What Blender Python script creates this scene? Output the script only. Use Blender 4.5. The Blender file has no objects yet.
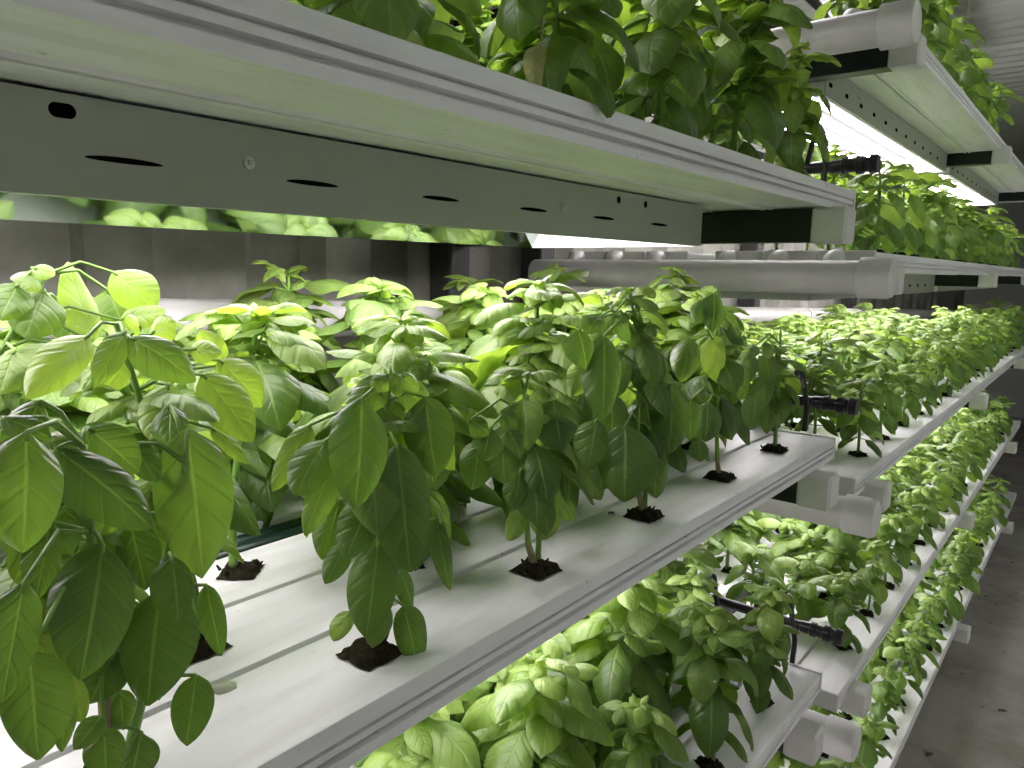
import bpy, math, random
import numpy as np

# ------------------------------------------------------------------ frame
S = 0.27            # metres per layout unit
H = 1.39            # eye height above the floor (m)
F_PX = 740.0
sc = bpy.context.scene
C = sc.collection

v1 = np.array([603, 105, F_PX]); v1 /= np.linalg.norm(v1)
nd = np.array([-70, -4814, F_PX]); nd /= np.linalg.norm(nd)
Zv = -nd; Zv = Zv - v1 * (Zv @ v1); Zv /= np.linalg.norm(Zv)
fl = np.array([1, 1, -1])
R = np.stack([v1 * fl, np.cross(Zv * fl, v1 * fl), Zv * fl])   # rows: world axes in camera frame


def P(x, y, z):
    """layout units -> metres"""
    return (x * S, y * S, H + z * S)


def ray(px, py):
    w = R @ np.array([px - 512, 384 - py, -F_PX])
    return w / np.linalg.norm(w)


def at_y(px, py, y):
    r = ray(px, py)
    return r * (y / r[1])


def at_z(px, py, z):
    r = ray(px, py)
    return r * (z / r[2])


# ------------------------------------------------------------------ materials
def new_mat(name):
    m = bpy.data.materials.new(name)
    m.use_nodes = True
    nt = m.node_tree
    nt.nodes.clear()
    out = nt.nodes.new('ShaderNodeOutputMaterial')
    return m, nt, out


def N(nt, t, **kw):
    n = nt.nodes.new(t)
    for k, v in kw.items():
        setattr(n, k, v)
    return n


def simple(name, col, rough=0.45, metal=0.0, noise=0.0, nscale=8.0, bump=0.0, bscale=60.0, dark=None, spec=0.5):
    m, nt, out = new_mat(name)
    b = N(nt, 'ShaderNodeBsdfPrincipled')
    b.inputs['Base Color'].default_value = (*col, 1)
    b.inputs['Roughness'].default_value = rough
    b.inputs['Metallic'].default_value = metal
    b.inputs['Specular IOR Level'].default_value = spec
    nt.links.new(b.outputs[0], out.inputs[0])
    if noise > 0:
        tc = N(nt, 'ShaderNodeTexCoord')
        nz = N(nt, 'ShaderNodeTexNoise')
        nz.inputs['Scale'].default_value = nscale
        nz.inputs['Detail'].default_value = 6
        nz.inputs['Roughness'].default_value = 0.65
        nt.links.new(tc.outputs['Object'], nz.inputs['Vector'])
        rp = N(nt, 'ShaderNodeValToRGB')
        d = dark or tuple(c * (1 - noise) for c in col)
        rp.color_ramp.elements[0].position = 0.35
        rp.color_ramp.elements[0].color = (*d, 1)
        rp.color_ramp.elements[1].position = 0.62
        rp.color_ramp.elements[1].color = (*col, 1)
        nt.links.new(nz.outputs['Fac'], rp.inputs['Fac'])
        nt.links.new(rp.outputs[0], b.inputs['Base Color'])
    if bump > 0:
        tc = N(nt, 'ShaderNodeTexCoord')
        nz = N(nt, 'ShaderNodeTexNoise')
        nz.inputs['Scale'].default_value = bscale
        nz.inputs['Detail'].default_value = 5
        nt.links.new(tc.outputs['Object'], nz.inputs['Vector'])
        bp = N(nt, 'ShaderNodeBump')
        bp.inputs['Strength'].default_value = bump
        bp.inputs['Distance'].default_value = 0.004
        nt.links.new(nz.outputs['Fac'], bp.inputs['Height'])
        nt.links.new(bp.outputs[0], b.inputs['Normal'])
    return m


def channel_mat():
    """white PVC with faint lengthwise scuffs and thin soil film"""
    m, nt, out = new_mat('white_channel_plastic')
    b = N(nt, 'ShaderNodeBsdfPrincipled')
    b.inputs['Roughness'].default_value = 0.42
    b.inputs['Specular IOR Level'].default_value = 0.4
    tc = N(nt, 'ShaderNodeTexCoord')
    mp = N(nt, 'ShaderNodeMapping')
    mp.inputs['Scale'].default_value = (2.2, 16, 16)
    nt.links.new(tc.outputs['Object'], mp.inputs['Vector'])
    nz = N(nt, 'ShaderNodeTexNoise')
    nz.inputs['Scale'].default_value = 2.4
    nz.inputs['Detail'].default_value = 7
    nz.inputs['Roughness'].default_value = 0.62
    nt.links.new(mp.outputs[0], nz.inputs['Vector'])
    rp = N(nt, 'ShaderNodeValToRGB')
    rp.color_ramp.elements[0].position = 0.28
    rp.color_ramp.elements[0].color = (0.70, 0.70, 0.69, 1)
    rp.color_ramp.elements[1].position = 0.56
    rp.color_ramp.elements[1].color = (0.85, 0.85, 0.87, 1)
    nt.links.new(nz.outputs['Fac'], rp.inputs['Fac'])
    # small dark specks
    n2 = N(nt, 'ShaderNodeTexNoise')
    n2.inputs['Scale'].default_value = 55
    n2.inputs['Detail'].default_value = 2
    nt.links.new(tc.outputs['Object'], n2.inputs['Vector'])
    r2 = N(nt, 'ShaderNodeValToRGB')
    r2.color_ramp.elements[0].position = 0.73
    r2.color_ramp.elements[0].color = (0, 0, 0, 1)
    r2.color_ramp.elements[1].position = 0.80
    r2.color_ramp.elements[1].color = (1, 1, 1, 1)
    nt.links.new(n2.outputs['Fac'], r2.inputs['Fac'])
    mx = N(nt, 'ShaderNodeMixRGB')
    mx.inputs['Color2'].default_value = (0.30, 0.28, 0.22, 1)
    sm = N(nt, 'ShaderNodeMath', operation='MULTIPLY')
    sm.inputs[1].default_value = 0.55
    nt.links.new(r2.outputs[0], sm.inputs[0])
    nt.links.new(sm.outputs[0], mx.inputs['Fac'])
    nt.links.new(rp.outputs[0], mx.inputs['Color1'])
    nt.links.new(mx.outputs[0], b.inputs['Base Color'])
    bp = N(nt, 'ShaderNodeBump')
    bp.inputs['Strength'].default_value = 0.06
    bp.inputs['Distance'].default_value = 0.003
    nt.links.new(nz.outputs['Fac'], bp.inputs['Height'])
    nt.links.new(bp.outputs[0], b.inputs['Normal'])
    nt.links.new(b.outputs[0], out.inputs[0])
    return m


def leaf_mat():
    m, nt, out = new_mat('basil_leaf')
    L = nt.links.new
    uv = N(nt, 'ShaderNodeUVMap'); uv.uv_map = 'leaf'
    sp = N(nt, 'ShaderNodeSeparateXYZ'); L(uv.outputs[0], sp.inputs[0])
    # |v| : v stored as 0..1 around 0.5
    sb = N(nt, 'ShaderNodeMath', operation='SUBTRACT'); L(sp.outputs['Y'], sb.inputs[0]); sb.inputs[1].default_value = 0.5
    ab = N(nt, 'ShaderNodeMath', operation='ABSOLUTE'); L(sb.outputs[0], ab.inputs[0])
    av = N(nt, 'ShaderNodeMath', operation='MULTIPLY'); L(ab.outputs[0], av.inputs[0]); av.inputs[1].default_value = 2.0
    # midrib
    mr = N(nt, 'ShaderNodeMapRange'); L(av.outputs[0], mr.inputs['Value'])
    mr.inputs['From Min'].default_value = 0.02; mr.inputs['From Max'].default_value = 0.065
    mr.inputs['To Min'].default_value = 1.0; mr.inputs['To Max'].default_value = 0.0
    # side veins: phase = u*6.2 - |v|^0.8*1.5
    pw = N(nt, 'ShaderNodeMath', operation='POWER'); L(av.outputs[0], pw.inputs[0]); pw.inputs[1].default_value = 0.8
    m1 = N(nt, 'ShaderNodeMath', operation='MULTIPLY'); L(sp.outputs['X'], m1.inputs[0]); m1.inputs[1].default_value = 5.0 * math.tau
    m2 = N(nt, 'ShaderNodeMath', operation='MULTIPLY'); L(pw.outputs[0], m2.inputs[0]); m2.inputs[1].default_value = 1.35 * math.tau
    df = N(nt, 'ShaderNodeMath', operation='SUBTRACT'); L(m1.outputs[0], df.inputs[0]); L(m2.outputs[0], df.inputs[1])
    sn = N(nt, 'ShaderNodeMath', operation='SINE'); L(df.outputs[0], sn.inputs[0])
    vr = N(nt, 'ShaderNodeMapRange'); L(sn.outputs[0], vr.inputs['Value'])
    vr.inputs['From Min'].default_value = 0.955; vr.inputs['From Max'].default_value = 1.0
    vr.inputs['To Min'].default_value = 0.0; vr.inputs['To Max'].default_value = 0.26
    mxv = N(nt, 'ShaderNodeMath', operation='MAXIMUM'); L(mr.outputs[0], mxv.inputs[0]); L(vr.outputs[0], mxv.inputs[1])
    # tint attribute (0 = mature dark leaf, 1 = young light leaf; backlight painted in on some posed leaves)
    at = N(nt, 'ShaderNodeAttribute'); at.attribute_name = 'tint'
    oi = N(nt, 'ShaderNodeObjectInfo')
    tc = N(nt, 'ShaderNodeTexCoord')
    nz = N(nt, 'ShaderNodeTexNoise'); L(tc.outputs['Object'], nz.inputs['Vector'])
    nz.inputs['Scale'].default_value = 26; nz.inputs['Detail'].default_value = 3
    ad = N(nt, 'ShaderNodeMath', operation='MULTIPLY_ADD'); L(nz.outputs['Fac'], ad.inputs[0]); ad.inputs[1].default_value = 0.42
    L(at.outputs['Fac'], ad.inputs[2])
    a2 = N(nt, 'ShaderNodeMath', operation='MULTIPLY_ADD'); L(oi.outputs['Random'], a2.inputs[0]); a2.inputs[1].default_value = 0.12
    L(ad.outputs[0], a2.inputs[2])
    rp = N(nt, 'ShaderNodeValToRGB'); L(a2.outputs[0], rp.inputs['Fac'])
    e = rp.color_ramp.elements
    e[0].position = 0.1; e[0].color = (0.042, 0.088, 0.026, 1)
    e[1].position = 1.0; e[1].color = (0.265, 0.370, 0.095, 1)
    k = e.new(0.5); k.color = (0.104, 0.186, 0.042, 1)
    # underside paler and greyer
    ge = N(nt, 'ShaderNodeNewGeometry')
    un = N(nt, 'ShaderNodeMixRGB'); L(ge.outputs['Backfacing'], un.inputs['Fac']); L(rp.outputs[0], un.inputs['Color1'])
    pale = N(nt, 'ShaderNodeMixRGB'); pale.inputs['Fac'].default_value = 0.35; L(rp.outputs[0], pale.inputs['Color1'])
    pale.inputs['Color2'].default_value = (0.24, 0.33, 0.15, 1)
    L(pale.outputs[0], un.inputs['Color2'])
    # veins
    ve = N(nt, 'ShaderNodeMixRGB'); L(un.outputs[0], ve.inputs['Color1']); ve.inputs['Color2'].default_value = (0.27, 0.38, 0.13, 1)
    vf = N(nt, 'ShaderNodeMath', operation='MULTIPLY'); L(mxv.outputs[0], vf.inputs[0]); vf.inputs[1].default_value = 0.42
    L(vf.outputs[0], ve.inputs['Fac'])
    # bump: quilted blade between the veins
    bh = N(nt, 'ShaderNodeMapRange'); bh.interpolation_type = 'SMOOTHSTEP'; L(sn.outputs[0], bh.inputs['Value'])
    bh.inputs['From Min'].default_value = 0.25; bh.inputs['From Max'].default_value = 1.0; bh.inputs['To Min'].default_value = 0.9; bh.inputs['To Max'].default_value = 0.0
    bh2 = N(nt, 'ShaderNodeMath', operation='SUBTRACT'); L(bh.outputs[0], bh2.inputs[0]); L(mr.outputs[0], bh2.inputs[1])
    nb = N(nt, 'ShaderNodeTexNoise'); L(tc.outputs['Object'], nb.inputs['Vector']); nb.inputs['Scale'].default_value = 95; nb.inputs['Detail'].default_value = 4
    bh3 = N(nt, 'ShaderNodeMath', operation='MULTIPLY_ADD'); L(nb.outputs['Fac'], bh3.inputs[0]); bh3.inputs[1].default_value = 1.3; L(bh2.outputs[0], bh3.inputs[2])
    bp = N(nt, 'ShaderNodeBump'); L(bh3.outputs[0], bp.inputs['Height']); bp.inputs['Strength'].default_value = 0.34; bp.inputs['Distance'].default_value = 0.0016
    pr = N(nt, 'ShaderNodeBsdfPrincipled'); L(ve.outputs[0], pr.inputs['Base Color']); L(bp.outputs[0], pr.inputs['Normal'])
    pr.inputs['Roughness'].default_value = 0.40; pr.inputs['Specular IOR Level'].default_value = 0.5
    # light through the blade
    tcol = N(nt, 'ShaderNodeMixRGB'); tcol.blend_type = 'MULTIPLY'; tcol.inputs['Fac'].default_value = 1.0
    L(ve.outputs[0], tcol.inputs['Color1']); tcol.inputs['Color2'].default_value = (1.8, 1.9, 0.52, 1)
    tr = N(nt, 'ShaderNodeBsdfTranslucent'); L(tcol.outputs[0], tr.inputs['Color']); L(bp.outputs[0], tr.inputs['Normal'])
    ms = N(nt, 'ShaderNodeMixShader'); ms.inputs[0].default_value = 0.40
    L(pr.outputs[0], ms.inputs[1]); L(tr.outputs[0], ms.inputs[2])
    L(ms.outputs[0], out.inputs[0])
    return m


def emit_mat(name, col, strength):
    m, nt, out = new_mat(name)
    e = N(nt, 'ShaderNodeEmission')
    e.inputs['Color'].default_value = (*col, 1)
    e.inputs['Strength'].default_value = strength
    nt.links.new(e.outputs[0], out.inputs[0])
    return m


M_CH = channel_mat()
M_LEAF = leaf_mat()
M_STEM = simple('basil_stem', (0.22, 0.38, 0.08), 0.55, noise=0.35, nscale=40, spec=0.3)
M_WOODY = simple('woody_stem', (0.30, 0.24, 0.13), 0.7, noise=0.4, nscale=60)
M_PLUG = simple('peat_plug', (0.035, 0.028, 0.018), 0.95, noise=0.75, nscale=160, bump=1.0, bscale=220, spec=0.1)
M_PIPE = simple('grey_white_pvc', (0.66, 0.655, 0.63), 0.42, noise=0.14, nscale=9)
M_CAP = simple('white_cap_plastic', (0.74, 0.74, 0.72), 0.42, noise=0.10, nscale=14)
M_HOOD = simple('painted_hood_metal', (0.33, 0.36, 0.31), 0.38, noise=0.06, nscale=5)
M_WHITE = simple('white_reflector', (0.86, 0.87, 0.86), 0.35)
M_REFL = simple('hood_reflector', (0.05, 0.05, 0.05), 0.9, spec=0.05)
M_MIRROR = simple('mirror_reflector', (0.50, 0.54, 0.52), 0.06, metal=1.0)
M_STRUT = simple('dark_green_strut', (0.008, 0.017, 0.012), 0.42, noise=0.4, nscale=30, spec=0.3)
M_RAIL = simple('dark_green_hose', (0.010, 0.032, 0.024), 0.3, spec=0.4)
M_BLACK = simple('black_plastic', (0.010, 0.010, 0.011), 0.35)
M_HOLE_SHADE = simple('opening_shade', (0.004, 0.004, 0.004), 0.9, spec=0.0)  # near-black plates: shade inside the openings put into the colour
M_STEEL = simple('zinc_steel', (0.55, 0.56, 0.56), 0.35, metal=0.9)
M_POST = simple('dark_steel_post', (0.030, 0.030, 0.028), 0.6, noise=0.3, nscale=12)
M_WALL = simple('stained_wall_paint', (0.27, 0.268, 0.235), 0.7, noise=0.6, nscale=3.2, dark=(0.13, 0.125, 0.105))
M_SIDE = simple('white_wall_paint', (0.62, 0.64, 0.62), 0.6)
M_CEIL = simple('ceiling_paint', (0.56, 0.61, 0.52), 0.5, noise=0.16, nscale=2.5)
M_DRY = simple('dried_leaf', (0.22, 0.10, 0.045), 0.8, noise=0.4, nscale=90)
M_YELLOW = simple('yellowed_leaf_skin', (0.42, 0.42, 0.17), 0.55, noise=0.4, nscale=70, dark=(0.24, 0.27, 0.08))
M_PALE = simple('withered_leaf', (0.42, 0.45, 0.33), 0.7, noise=0.25, nscale=60)
M_TUBE = emit_mat('led_tube_glow', (1.0, 0.92, 0.97), 36.0)


def floor_mat():
    m, nt, out = new_mat('stained_floor')
    L = nt.links.new
    b = N(nt, 'ShaderNodeBsdfPrincipled'); b.inputs['Roughness'].default_value = 0.6
    tc = N(nt, 'ShaderNodeTexCoord')
    n1 = N(nt, 'ShaderNodeTexNoise'); n1.inputs['Scale'].default_value = 2.6; n1.inputs['Detail'].default_value = 9; n1.inputs['Roughness'].default_value = 0.7
    L(tc.outputs['Object'], n1.inputs['Vector'])
    r1 = N(nt, 'ShaderNodeValToRGB'); L(n1.outputs['Fac'], r1.inputs['Fac'])
    r1.color_ramp.elements[0].position = 0.33; r1.color_ramp.elements[0].color = (0.20, 0.18, 0.165, 1)
    r1.color_ramp.elements[1].position = 0.55; r1.color_ramp.elements[1].color = (0.37, 0.345, 0.33, 1)
    n2 = N(nt, 'ShaderNodeTexNoise'); n2.inputs['Scale'].default_value = 13; n2.inputs['Detail'].default_value = 3
    L(tc.outputs['Object'], n2.inputs['Vector'])
    r2 = N(nt, 'ShaderNodeValToRGB'); L(n2.outputs['Fac'], r2.inputs['Fac'])
    r2.color_ramp.elements[0].position = 0.67; r2.color_ramp.elements[0].color = (0, 0, 0, 1)
    r2.color_ramp.elements[1].position = 0.71; r2.color_ramp.elements[1].color = (1, 1, 1, 1)
    mx = N(nt, 'ShaderNodeMixRGB'); L(r2.outputs[0], mx.inputs['Fac']); L(r1.outputs[0], mx.inputs['Color1']); mx.inputs['Color2'].default_value = (0.05, 0.043, 0.037, 1)
    L(mx.outputs[0], b.inputs['Base Color'])
    L(b.outputs[0], out.inputs[0])
    return m


M_FLOOR = floor_mat()


# ------------------------------------------------------------------ mesh builder (metres)
class MB:
    def __init__(self):
        self.v, self.f, self.uv, self.t = [], [], [], []

    def add(self, verts, faces):
        o = len(self.v)
        self.v += [tuple(float(c) for c in p) for p in verts]
        self.f += [tuple(i + o for i in f) for f in faces]

    def box(self, a, b, bevel=0.0):
        x0, y0, z0 = a; x1, y1, z1 = b
        if bevel <= 0:
            vs = [(x, y, z) for z in (z0, z1) for y in (y0, y1) for x in (x0, x1)]
            self.add(vs, [(0, 2, 3, 1), (4, 5, 7, 6), (0, 1, 5, 4), (2, 6, 7, 3), (0, 4, 6, 2), (1, 3, 7, 5)])
            return
        c = bevel
        # chamfered box: 3 vertices per corner
        vs = []; idx = {}
        for sx in (0, 1):
            for sy in (0, 1):
                for sz in (0, 1):
                    px, py, pz = (x0, x1)[sx], (y0, y1)[sy], (z0, z1)[sz]
                    dx, dy, dz = c * (1 - 2 * sx), c * (1 - 2 * sy), c * (1 - 2 * sz)
                    for k, p in enumerate([(px, py + dy, pz + dz), (px + dx, py, pz + dz), (px + dx, py + dy, pz)]):
                        idx[(sx, sy, sz, k)] = len(vs); vs.append(p)
        g = lambda sx, sy, sz, k: idx[(sx, sy, sz, k)]
        fs = []
        for s in (0, 1):
            q = [g(s, 0, 0, 0), g(s, 1, 0, 0), g(s, 1, 1, 0), g(s, 0, 1, 0)]; fs.append(q if s else q[::-1])
            q = [g(0, s, 0, 1), g(0, s, 1, 1), g(1, s, 1, 1), g(1, s, 0, 1)]; fs.append(q if s else q[::-1])
            q = [g(0, 0, s, 2), g(1, 0, s, 2), g(1, 1, s, 2), g(0, 1, s, 2)]; fs.append(q if s else q[::-1])
        for a_ in (0, 1):
            for b_ in (0, 1):
                fs.append([g(a_, b_, 0, 0), g(a_, b_, 1, 0), g(a_, b_, 1, 1), g(a_, b_, 0, 1)])
                fs.append([g(a_, 0, b_, 0), g(a_, 1, b_, 0), g(a_, 1, b_, 2), g(a_, 0, b_, 2)])
                fs.append([g(0, a_, b_, 1), g(1, a_, b_, 1), g(1, a_, b_, 2), g(0, a_, b_, 2)])
        for sx in (0, 1):
            for sy in (0, 1):
                for sz in (0, 1):
                    fs.append([g(sx, sy, sz, 0), g(sx, sy, sz, 1), g(sx, sy, sz, 2)])
        self.add(vs, fs)

    def tube(self, pts, rad, n=8, cap=True):
        pts = [np.array(p, float) for p in pts]
        if not hasattr(rad, '__len__'):
            rad = [rad] * len(pts)
        d0 = pts[1] - pts[0]
        u = np.cross(d0, [0, 0, 1.0])
        if np.linalg.norm(u) < 1e-6 * max(1, np.linalg.norm(d0)) + 1e-9:
            u = np.array([1.0, 0, 0])
        u /= np.linalg.norm(u)
        vs, fs = [], []
        for i, p in enumerate(pts):
            d = pts[min(i + 1, len(pts) - 1)] - pts[max(i - 1, 0)]
            d /= (np.linalg.norm(d) + 1e-12)
            u = u - d * (u @ d); u /= (np.linalg.norm(u) + 1e-12)
            w = np.cross(d, u)
            for k in range(n):
                a = math.tau * k / n
                vs.append(p + rad[i] * (math.cos(a) * u + math.sin(a) * w))
        for i in range(len(pts) - 1):
            for k in range(n):
                k2 = (k + 1) % n
                fs.append((i * n + k, i * n + k2, (i + 1) * n + k2, (i + 1) * n + k))
        if cap:
            fs.append(tuple(range(n))[::-1])
            fs.append(tuple(range((len(pts) - 1) * n, len(pts) * n)))
        self.add(vs, fs)

    def prism_x(self, prof, x0, x1, caps=True):
        """closed polygon prof [(y,z)] extruded along x"""
        n = len(prof)
        vs = [(x0, y, z) for y, z in prof] + [(x1, y, z) for y, z in prof]
        fs = [(i, (i + 1) % n, n + (i + 1) % n, n + i) for i in range(n)]
        if caps:
            fs += [tuple(range(n))[::-1], tuple(range(n, 2 * n))]
        self.add(vs, fs)

    def build(self, name, mat, parent=None, smooth=None, loc=None):
        me = bpy.data.meshes.new(name)
        me.from_pydata(self.v, [], self.f)
        if self.uv:
            lay = me.uv_layers.new(name='leaf')
            idx = np.empty(len(me.loops), dtype=np.int32)
            me.loops.foreach_get('vertex_index', idx)
            lay.data.foreach_set('uv', np.array(self.uv, dtype=np.float32)[idx].ravel())
            at = me.attributes.new('tint', 'FLOAT', 'POINT')
            at.data.foreach_set('value', np.array(self.t, dtype=np.float32))
        me.materials.append(mat)
        me.validate()
        if smooth == 'all':
            me.polygons.foreach_set('use_smooth', [True] * len(me.polygons))
        me.update()
        if smooth == 'auto':
            me.set_sharp_from_angle(angle=math.radians(38)) if hasattr(me, 'set_sharp_from_angle') else None
            me.polygons.foreach_set('use_smooth', [True] * len(me.polygons))
        o = bpy.data.objects.new(name, me)
        C.objects.link(o)
        if parent is not None:
            o.parent = parent
        if loc is not None:
            o.location = loc
        return o


def thing(name, label, cat, loc, group=None):
    o = bpy.data.objects.new(name, None)
    o.empty_display_size = 0.05
    C.objects.link(o)
    o.location = loc
    o['label'] = label
    o['category'] = cat
    if group:
        o['group'] = group
    return o


def tag(o, label, cat, group=None):
    o['label'] = label; o['category'] = cat
    if group:
        o['group'] = group
    return o


def dup(root, loc, label, group=None):
    r = root.copy(); C.objects.link(r); r.location = loc
    r['label'] = label
    if group:
        r['group'] = group
    for ch in list(root.children):
        c = ch.copy(); C.objects.link(c); c.parent = r
        for g in list(ch.children):
            d = g.copy(); C.objects.link(d); d.parent = c
    return r


ORD = ['first', 'second', 'third', 'fourth', 'fifth', 'sixth', 'seventh', 'eighth', 'ninth', 'tenth', 'eleventh', 'twelfth',
       'thirteenth', 'fourteenth', 'fifteenth', 'sixteenth', 'seventeenth']

# ------------------------------------------------------------------ layout (units)
ROWS = [1.415, 1.778, 2.141, 2.71, 3.073, 3.436]          # channel centre lines
HW = 0.172
PITCH = 0.745
# near tiers: name, z of the channel tops, y shift, x far end
NEAR = {'uppermost': (1.98, 0.0, 4.75), 'upper': (0.49, 0.0, 4.75), 'middle': (-1.0, 0.0, 4.75), 'lower': (-2.55, -0.035, 4.70)}
FAR = {'top': (1.62, -0.03), 'second': (0.15, -0.03), 'third': (-1.36, -0.03), 'fourth': (-2.92, -0.04), 'bottom': (-4.44, -0.12)}
NX0, FX0, FX1 = -1.3, 5.22, 18.2
NEAR_BEAMS = [-0.75, 4.30]
FAR_BEAMS = [5.50, 10.75, 16.1]
WALL_Y = 4.35

# ------------------------------------------------------------------ room shell
def structure(name, mb, mat, smooth=None):
    o = mb.build(name, mat, None, smooth)
    o['kind'] = 'structure'
    return o


RX0, RX1, RY0, ZF, ZC = -7.0, 33.0, -3.6, -H / S, 4.05
mb = MB()
mb.box((RX0 * S, RY0 * S, -0.06), (RX1 * S, (WALL_Y + 0.4) * S, 0.0))
structure('floor', mb, M_FLOOR)
# corrugated container roof, ribs run across the aisle
mb = MB()
prof = []
x = RX0
while x < RX1:
    prof += [(x, 0.0), (x + 0.16, 0.0), (x + 0.23, 0.075), (x + 0.39, 0.075)]
    x += 0.46
vs, fs = [], []
for (px_, dz) in prof:
    vs += [P(px_, RY0, ZC + dz), P(px_, WALL_Y + 0.4, ZC + dz)]
for i in range(len(prof) - 1):
    fs.append((2 * i, 2 * i + 1, 2 * i + 3, 2 * i + 2))
mb.add(vs, fs)
structure('ceiling', mb, M_CEIL)
# corrugated back wall
mb = MB()
vs, fs, prof = [], [], []
x = RX0
while x < RX1:
    prof += [(x, 0.0), (x + 0.40, 0.0), (x + 0.52, 0.13), (x + 0.90, 0.13)]
    x += 1.03
for (px_, dy) in prof:
    vs += [P(px_, WALL_Y + dy, ZF), P(px_, WALL_Y + dy, ZC + 0.1)]
for i in range(len(prof) - 1):
    fs.append((2 * i, 2 * i + 2, 2 * i + 3, 2 * i + 1))
mb.add(vs, fs)
structure('wall_back', mb, M_WALL)
mb = MB(); mb.box(P(RX0, RY0 - 0.2, ZF), P(RX1, RY0, ZC + 0.1)); structure('wall_right', mb, M_SIDE)
mb = MB(); mb.box(P(RX1, RY0 - 0.2, ZF), P(RX1 + 0.2, WALL_Y + 0.4, ZC + 0.1)); structure('wall_far', mb, M_SIDE)
mb = MB(); mb.box(P(RX0 - 0.2, RY0 - 0.2, ZF), P(RX0, WALL_Y + 0.4, ZC + 0.1)); structure('wall_near', mb, M_SIDE)

# steel posts at the back wall carrying the arms
post_x = [-0.68, 4.38, 5.56, 10.8, 16.15]
post_px = ['behind the left end of the shelves', 'behind the gap between near and far racks, left one',
           'behind the gap between near and far racks, right one', 'behind the middle of the far rack', 'behind the far end of the far rack']
for xx, w in zip(post_x, post_px):
    mb = MB()
    mb.box(P(xx - 0.12, 4.06, ZF), P(xx + 0.12, 4.30, ZC), 0.004)
    o = mb.build('steel_post', M_POST); o.location = (0, 0, 0)
    tag(o, 'dark steel upright post ' + w, 'post', 'dark posts along the back wall')

# ------------------------------------------------------------------ grow channels
def channel_profiles():
    h = HW
    lid = [(-h + .013, 0), (-h + .004, -.003), (-h, -.011), (-h, -.050),
           (h, -.050), (h, -.011), (h - .004, -.003), (h - .013, 0)]
    tro = [(-h + .026, -.050), (-h + .026, -.060), (-h + .002, -.062), (-h + .002, -.080), (-h + .030, -.082), (-h + .030, -.096), (-h + .001, -.098),
           (-h + .001, -.128), (-h + .020, -.130), (-h + .026, -.120), (h - .026, -.120), (h - .020, -.130), (h - .001, -.128),
           (h - .001, -.096), (h - .014, -.093), (h - .014, -.083), (h - .002, -.080), (h + .0095, -.030), (h + .0095, -.022), (h + .001, -.022), (h - .010, -.050)]
    return lid, tro


LID, TRO = channel_profiles()


def sc2(p):
    return [(y * S, z * S) for y, z in p][::-1]


def make_channel(length, label, group, end_at_start):
    """root at the near end of the channel, top at z=0"""
    t = thing('grow_channel', label, 'grow channel', (0, 0, 0), group)
    mb = MB(); mb.prism_x(sc2(LID), 0.0, length * S); mb.build('lid', M_CH, t, 'auto')
    mb = MB(); mb.prism_x(sc2(TRO), 0.001, length * S - 0.001); mb.build('trough', M_CH, t)
    for xe in (-0.03, length):
        mb = MB(); mb.box(((xe) * S, -(HW + .006) * S, -.128 * S), ((xe + .03) * S, (HW + .006) * S, .010 * S), 0.0015)
        mb.build('end_cap', M_CAP, t)
    return t


rown = ['front', 'second', 'third', 'fourth', 'fifth', 'back']
first = None
for tn, (z, dy, xe) in NEAR.items():
    for i, y in enumerate(ROWS):
        lab = f'white grow channel, {rown[i]} row of the near rack\'s {tn} shelf'
        g = f'channels of the near rack\'s {tn} shelf'
        loc = P(NX0, y + dy, z)
        if first is None:
            first = make_channel(4.75 - NX0 - .03, lab, g, False); first.location = loc
        else:
            dup(first, loc, lab, g)
first = None
for tn, (z, dy) in FAR.items():
    for i, y in enumerate(ROWS):
        lab = f'long white grow channel, {rown[i]} row of the far rack\'s {tn} shelf'
        g = f'channels of the far rack\'s {tn} shelf'
        loc = P(FX0, y + dy, z)
        if first is None:
            first = make_channel(FX1 - FX0, lab, g, True); first.location = loc
        else:
            dup(first, loc, lab, g)

# ------------------------------------------------------------------ support arms (dark strut with white cap)
def make_arm(label, group):
    t = thing('support_arm', label, 'bracket', (0, 0, 0), group)
    mb = MB(); mb.box((0, 0.17 * S, -.185 * S), (.15 * S, 2.99 * S, 0), 0.002); mb.build('strut', M_STRUT, t)
    mb = MB(); mb.box((-.012 * S, 0.0, -.192 * S), (.172 * S, .19 * S, .004 * S), 0.004); mb.build('end_cap', M_CAP, t)
    return t


first = None
armpos = []
for tn, (z, dy, xe) in NEAR.items():
    for k, bx in enumerate(NEAR_BEAMS):
        armpos.append((bx, {'uppermost': 1.16, 'upper': 1.155, 'middle': 1.125, 'lower': 1.09}[tn], z - .126 - {'middle': .018, 'lower': .05}.get(tn, 0), f'dark green support arm with white cap under the {["left", "right"][k]} end of near {tn} shelf'))
for tn, (z, dy) in FAR.items():
    for k, bx in enumerate(FAR_BEAMS):
        armpos.append((bx, {'top': 1.12, 'second': 1.12, 'bottom': .98}.get(tn, 1.075), z - .085, f'dark support arm with white cap, {ORD[k]} along the far rack\'s {tn} shelf'))
for (bx, y, z, lab) in armpos:
    if first is None:
        first = make_arm(lab, 'support arms under the shelves'); first.location = P(bx, y, z)
    else:
        dup(first, P(bx, y, z), lab, 'support arms under the shelves')

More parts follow.
